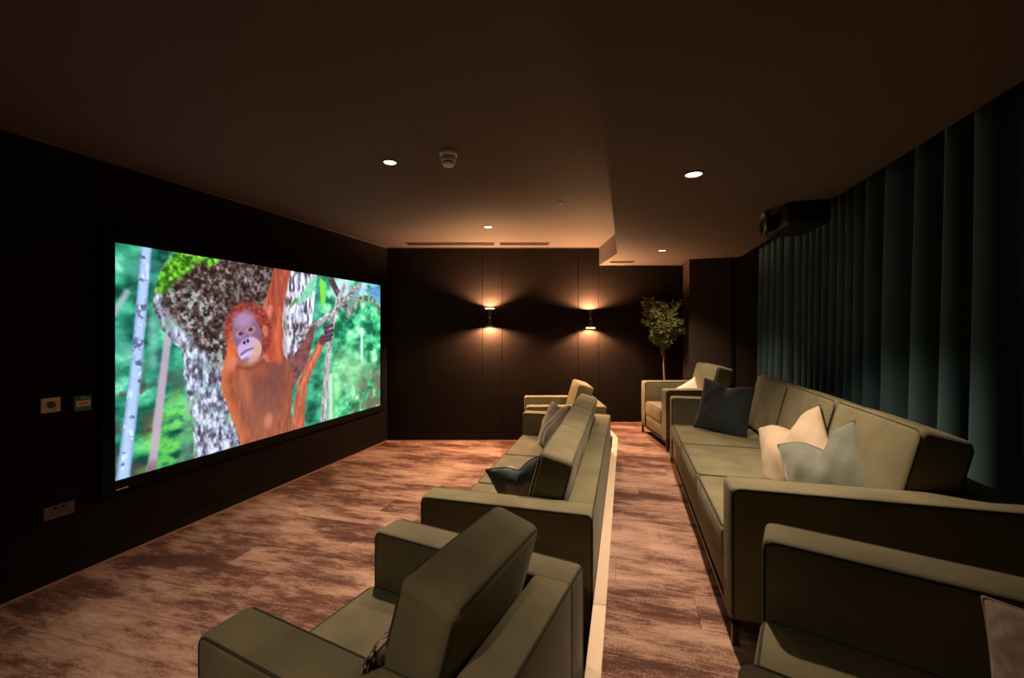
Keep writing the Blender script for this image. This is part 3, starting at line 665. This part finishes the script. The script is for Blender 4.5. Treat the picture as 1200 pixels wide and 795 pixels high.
for yy in (-.040, .040):
    MB().box(.0102, .0112, yy - .003, yy + .003, .000, .010).box(.0102, .0112, yy - .013, yy - .007, -.018, -.012).box(.0102, .0112, yy + .007, yy + .013, -.018, -.012).build('socket_holes', M['dark'], p)
    MB().bevbox(.009, .014, yy - .006 - .02 * (1 if yy > 0 else -1), yy + .006 - .02 * (1 if yy > 0 else -1), .014, .030, .001).build('rocker_switch', M['dark'], p)
    MB().box(.014, .0145, yy - .003, yy + .003, .019, .022).build('red_mark', M['red'], p)

# ------------------------------------------------------------------ sconces
def sconce(Xc, zc, label, bright):
    q = cw(Xc, 5.952); s = thing('wall_sconce', (q.x, q.y, zc), TH, label, 'wall lamp', 'hourglass sconces on the back wall')
    MB().rbox((0, -.008, 0), (.05, .014, .10), .005, 2, 1).build('backplate', M['black'], s, True)
    MB().tube([(0, -.012, 0), (0, -.092, 0)], .009, n=10).build('bracket', M['black'], s, True)
    up = [(.0, .012), (.014, .012), (.020, .03), (.050, .108), (.060, .116), (.060, .120), (.055, .120), (.048, .108), (.016, .034), (0, .034)]
    c = (0, -.098, 0)
    MB().lathe(up, 28, c).build('upper_shade', M['black'], s, True)
    MB().lathe([(r, -z) for r, z in up], 28, c).build('lower_shade', M['black'], s, True)
    MB().lathe([(0, -.013), (.011, -.012), (.016, 0), (.011, .012), (0, .013)], 20, c).build('centre_knob', M['chrome'], s, True)
    for sg in (1, -1):
        d = sg == bright
        MB().lathe([(.0, sg * .078), (.036, sg * .078), (.038, sg * .084), (0, sg * .084)], 24, c).build('diffuser', M['glow2'], s, True)
        if d: MB().lathe([(.0575, sg * .119), (.061, sg * .119), (.061, sg * .132), (.0575, sg * .132), (.0575, sg * .119)], 28, c, cap=False).build('glass_rim', M['glow2'], s, True)
        light_spot(s, (0, -.098, sg * .101), SCONCE_W, WARMER, size=math.radians(176), blend=.1, radius=.012, rot=(PI if sg > 0 else 0, 0, 0))
    return s
sconce((574.5 - 600) / 83.75, 1.715, 'left black hourglass wall lamp, its upper rim glowing', 1)
sconce((690.3 - 600) / 83.75, 1.700, 'right black hourglass wall lamp, its lower rim glowing', -1)

# ------------------------------------------------------------------ ceiling fittings
def downlight(x, y, z, label, e, r=.052, cone=90):
    d = thing('ceiling_downlight', (x, y, z), 0, label, 'ceiling light', 'recessed ceiling downlights')
    MB().lathe([(r * .78, 0), (r, 0), (r, -.004), (r * .82, -.007), (r * .78, -.004)], 28, cap=False).build('trim_ring', M['trim'], d, True)
    MB().lathe([(0, -.003), (r * .77, -.003), (r * .77, -.0015), (0, -.0015)], 24).build('lens', M['glow'], d)
    light_spot(d, (0, 0, -.02), e, WARM, size=math.radians(cone), blend=1.0, radius=.03)
    return d
downlight(-1.549, 2.593, CEIL, 'lit ceiling downlight left of the ceiling detector', SPOT_W)
downlight(-1.479, 4.525, CEIL, 'lit ceiling downlight nearest the dark ceiling slot', SPOT_W * .50)
downlight(.377, 2.625, SOF, 'lit downlight in the lowered ceiling, nearest the projector', SPOT_W * .95, r=.058, cone=106)
downlight(.400, 5.089, SOF, 'lit downlight in the lowered ceiling near the back wall', SPOT_W * .65, r=.050, cone=108)
downlight(-.75, -.45, CEIL, 'lit ceiling downlight behind the viewpoint, outside the photo', SPOT_W * .62, cone=110)
d = thing('smoke_detector', (-1.10, 2.545, CEIL), 0, 'cream cylindrical detector hanging from the ceiling with a dark shadow', 'detector')
MB().lathe([(0, 0), (.056, 0), (.058, -.006), (.056, -.024), (.050, -.028), (0, -.028)], 28).build('detector_base', M['white'], d, True)
MB().lathe([(.046, -.026), (.046, -.058), (.043, -.064), (.030, -.064)], 28).build('detector_body', M['white'], d, True)
MB().lathe([(0, -.060), (.036, -.060), (.036, -.072), (0, -.072)], 24).build('sensor_gap', M['dark'], d, True)
MB().lathe([(0, -.072), (.041, -.072), (.041, -.078), (.034, -.088), (0, -.092)], 28).build('detector_cap', M['white'], d, True)
d = thing('ceiling_sensor', (-.562, 3.808, CEIL), 0, 'tiny pale ceiling sensor left of the lowered ceiling edge', 'sensor')
MB().lathe([(0, 0), (.022, 0), (.022, -.004), (.013, -.012), (0, -.015)], 20).build('sensor_dome', M['white'], d, True)
def slot(X0, X1, Y0, Y1, z, label):
    q = cw((X0 + X1) / 2, (Y0 + Y1) / 2); d = thing('ceiling_vent', (q.x, q.y, z), TH, label, 'air vent', 'linear air slots in the ceiling')
    L = (X1 - X0) / 2; w = (Y1 - Y0) / 2
    MB().box(-L, L, -w, w, -.003, 0).build('vent_backing', M['dark'], d)
    MB().box(-L, L, -w - .008, -w, -.008, 0).box(-L, L, w, w + .008, -.008, 0).box(-L - .008, -L, -w - .008, w + .008, -.008, 0).box(L, L + .008, -w - .008, w + .008, -.008, 0).build('vent_frame', M['ceiling'], d)
    for k in (-.33, .33): MB().box(-L, L, k * w - .004, k * w + .004, -.007, -.003).build('vent_slat', M['dark'], d)
slot(-1.40, -.24, 5.62, 5.76, CEIL, 'longer dark air slot in the ceiling above the left sconce')
slot(-.16, .49, 5.62, 5.76, CEIL, 'shorter dark air slot in the ceiling between the two sconces')
slot(1.30, 1.60, 5.60, 5.68, SOF, 'short air slot in the lowered ceiling by the back wall')

# projector
pj = thing('projector', (1.20, 3.60, 2.36), 0, 'black projector hanging under the lowered ceiling near the curtains', 'projector')
MB().rbox((0.02, 0, .005), (.28, .48, .15), .03, 3, 2).build('projector_body', M['black'], pj, True)
MB().lathe([(.060, -.125), (.066, -.16), (.082, -.172), (.082, -.196), (.074, -.198), (.062, -.180), (.0, -.176)], 32, (0, 0, 0), 'x').build('lens_barrel', M['black'], pj, True)
MB().lathe([(.079, -.197), (.083, -.196), (.083, -.200), (.079, -.201)], 32, (0, 0, 0), 'x', cap=False).build('lens_ring', M['chrome'], pj, True, label='silver ring around the lens')
MB().lathe([(0, -.192), (.040, -.189), (.070, -.182), (.070, -.180), (0, -.180)], 32, (0, 0, 0), 'x').build('lens_glass', M['lensglass'], pj, True)
MB().box(-.03, .07, -.06, .06, .076, .090).build('mount_plate', M['black'], pj)
for yy in (-.2, -.17, .17, .2): MB().box(-.122, -.118, yy - .006, yy + .006, -.045, .05).build('vent_slit', M['dark'], pj)

# ------------------------------------------------------------------ curtains
def curtain(y0, y1, x0, label, seed, pleat=.165, amp=.075, zt=2.66):
    rnd = random.Random(seed); n = int((y1 - y0) / .011); zsn = 14
    fy = [y0 + (y1 - y0) * i / n for i in range(n + 1)]
    ph = 0; phs = []
    for i in range(n + 1):
        phs.append(ph); ph += 2 * PI * .011 / pleat * (1 + .30 * math.sin(fy[i] * 3.1 + seed) + .18 * math.sin(fy[i] * 7.7))
    V = []; F = []
    for j in range(zsn + 1):
        t = j / zsn; z = zt + (PLAT + .02 - zt) * t
        for i in range(n + 1):
            a = amp * (.75 + .45 * t) * (1 + .25 * math.sin(fy[i] * 2.3 + 1))
            s = math.sin(phs[i] + .12 * math.sin(2.0 * t + fy[i] * .8))
            s = math.copysign(abs(s) ** .9, s)
            V.append((x0 + a * s + .003 * math.sin(5 * t + fy[i] * 5), fy[i] - .075 * pleat * math.sin(2 * phs[i]), z))
    for j in range(zsn):
        for i in range(n):
            k = j * (n + 1) + i; F.append((k, k + 1, k + n + 2, k + n + 1))
    o = MB().add(V, F).build('curtain', M['curtain'], smooth=True)
    so = o.modifiers.new('thickness', 'SOLIDIFY'); so.thickness = .003
    tag(o, label, 'curtain', 'pleated curtains behind the platform sofa')
curtain(2.67, 5.72, 1.60, 'far pleated deep teal curtain, from the back corner to above the sofa middle', 2)
curtain(-.6, 2.63, 1.615, 'near pleated deep teal curtain, at the right edge of the photo', 5, pleat=.22)

# ------------------------------------------------------------------ potted tree
tp = cw(2.005, 5.62)
tr = thing('potted_tree', (tp.x, tp.y, PLAT), 0, 'small leafy olive-like tree standing behind the far platform armchair', 'tree')
MB().lathe([(.0, 0), (.10, 0), (.13, .24), (.135, .26), (.12, .26), (.115, .235), (0, .235)], 28).build('pot', M['pot'], tr, True)
MB().lathe([(0, .236), (.114, .236), (.114, .243), (0, .25)], 24).build('soil', M['soil'], tr, True)
rnd = random.Random(11)
H0 = .24; fork = .97
MB().tube([(0, 0, H0), (.008, 0, .55), (-.006, 0, .8), (.0, 0, fork)], .013, n=8, rad=[.016, .013, .012, .012]).build('trunk', M['trunk'], tr, True)
br = MB(); lv = MB(); twigs = []
def twig(p, d, L, r, depth):
    pts = [p]; q = Vector(p); dd = Vector(d).normalized(); m = 6
    for i in range(m):
        dd = (dd + Vector((rnd.uniform(-.2, .2), rnd.uniform(-.2, .2), rnd.uniform(-.08, .14)))).normalized()
        q = q + dd * L / m; rr = math.hypot(q.x, q.y)
        if rr > .26: q.x *= .26 / rr; q.y *= .26 / rr
        q.x = min(q.x, .195)
        pts.append(q.copy())
        if depth < 2 and i >= 1:
            for _ in range(2 if depth == 0 else 1):
                twig(q.copy(), dd + Vector((rnd.uniform(-.9, .9), rnd.uniform(-.9, .9), rnd.uniform(-.3, .6))), L * rnd.uniform(.32, .55), r * .5, depth + 1)
        if depth >= 1 or i >= 3:
            for _ in range(rnd.choice((1, 2)) if depth else 1):
                leaf(q + Vector((rnd.uniform(-.012, .012), rnd.uniform(-.012, .012), rnd.uniform(-.01, .01))), dd)
    br.tube(pts, r, n=5, rad=[r * (1 - .8 * i / m) for i in range(m + 1)])
def leaf(p, d):
    a = (d * .5 + Vector((rnd.uniform(-1, 1), rnd.uniform(-1, 1), rnd.uniform(-.7, .7)))).normalized(); L = rnd.uniform(.040, .072); w = L * .15
    s = a.cross(Vector((rnd.uniform(-1, 1), rnd.uniform(-1, 1), rnd.uniform(-.2, 1)))).normalized(); nn = a.cross(s) * .10 * L
    lv.add([p, p + a * L * .4 + s * w + nn, p + a * L + nn * -1, p + a * L * .4 - s * w + nn, p + a * L * .45 - nn], [(0, 1, 4), (1, 2, 4), (2, 3, 4), (3, 0, 4)])
for k in range(8):
    a = k * PI / 4 + rnd.uniform(-.3, .3); sp = rnd.uniform(.12, .55)
    twig(Vector((-.02, 0, fork - .01 - .02 * (k % 3))), Vector((math.cos(a) * sp, math.sin(a) * sp, 1.0)), rnd.uniform(.33, .50), .006, 0)
br.build('branches', M['trunk'], tr, True)
fo = lv.build('foliage', M['leaf'], tr); fo['kind'] = 'stuff'
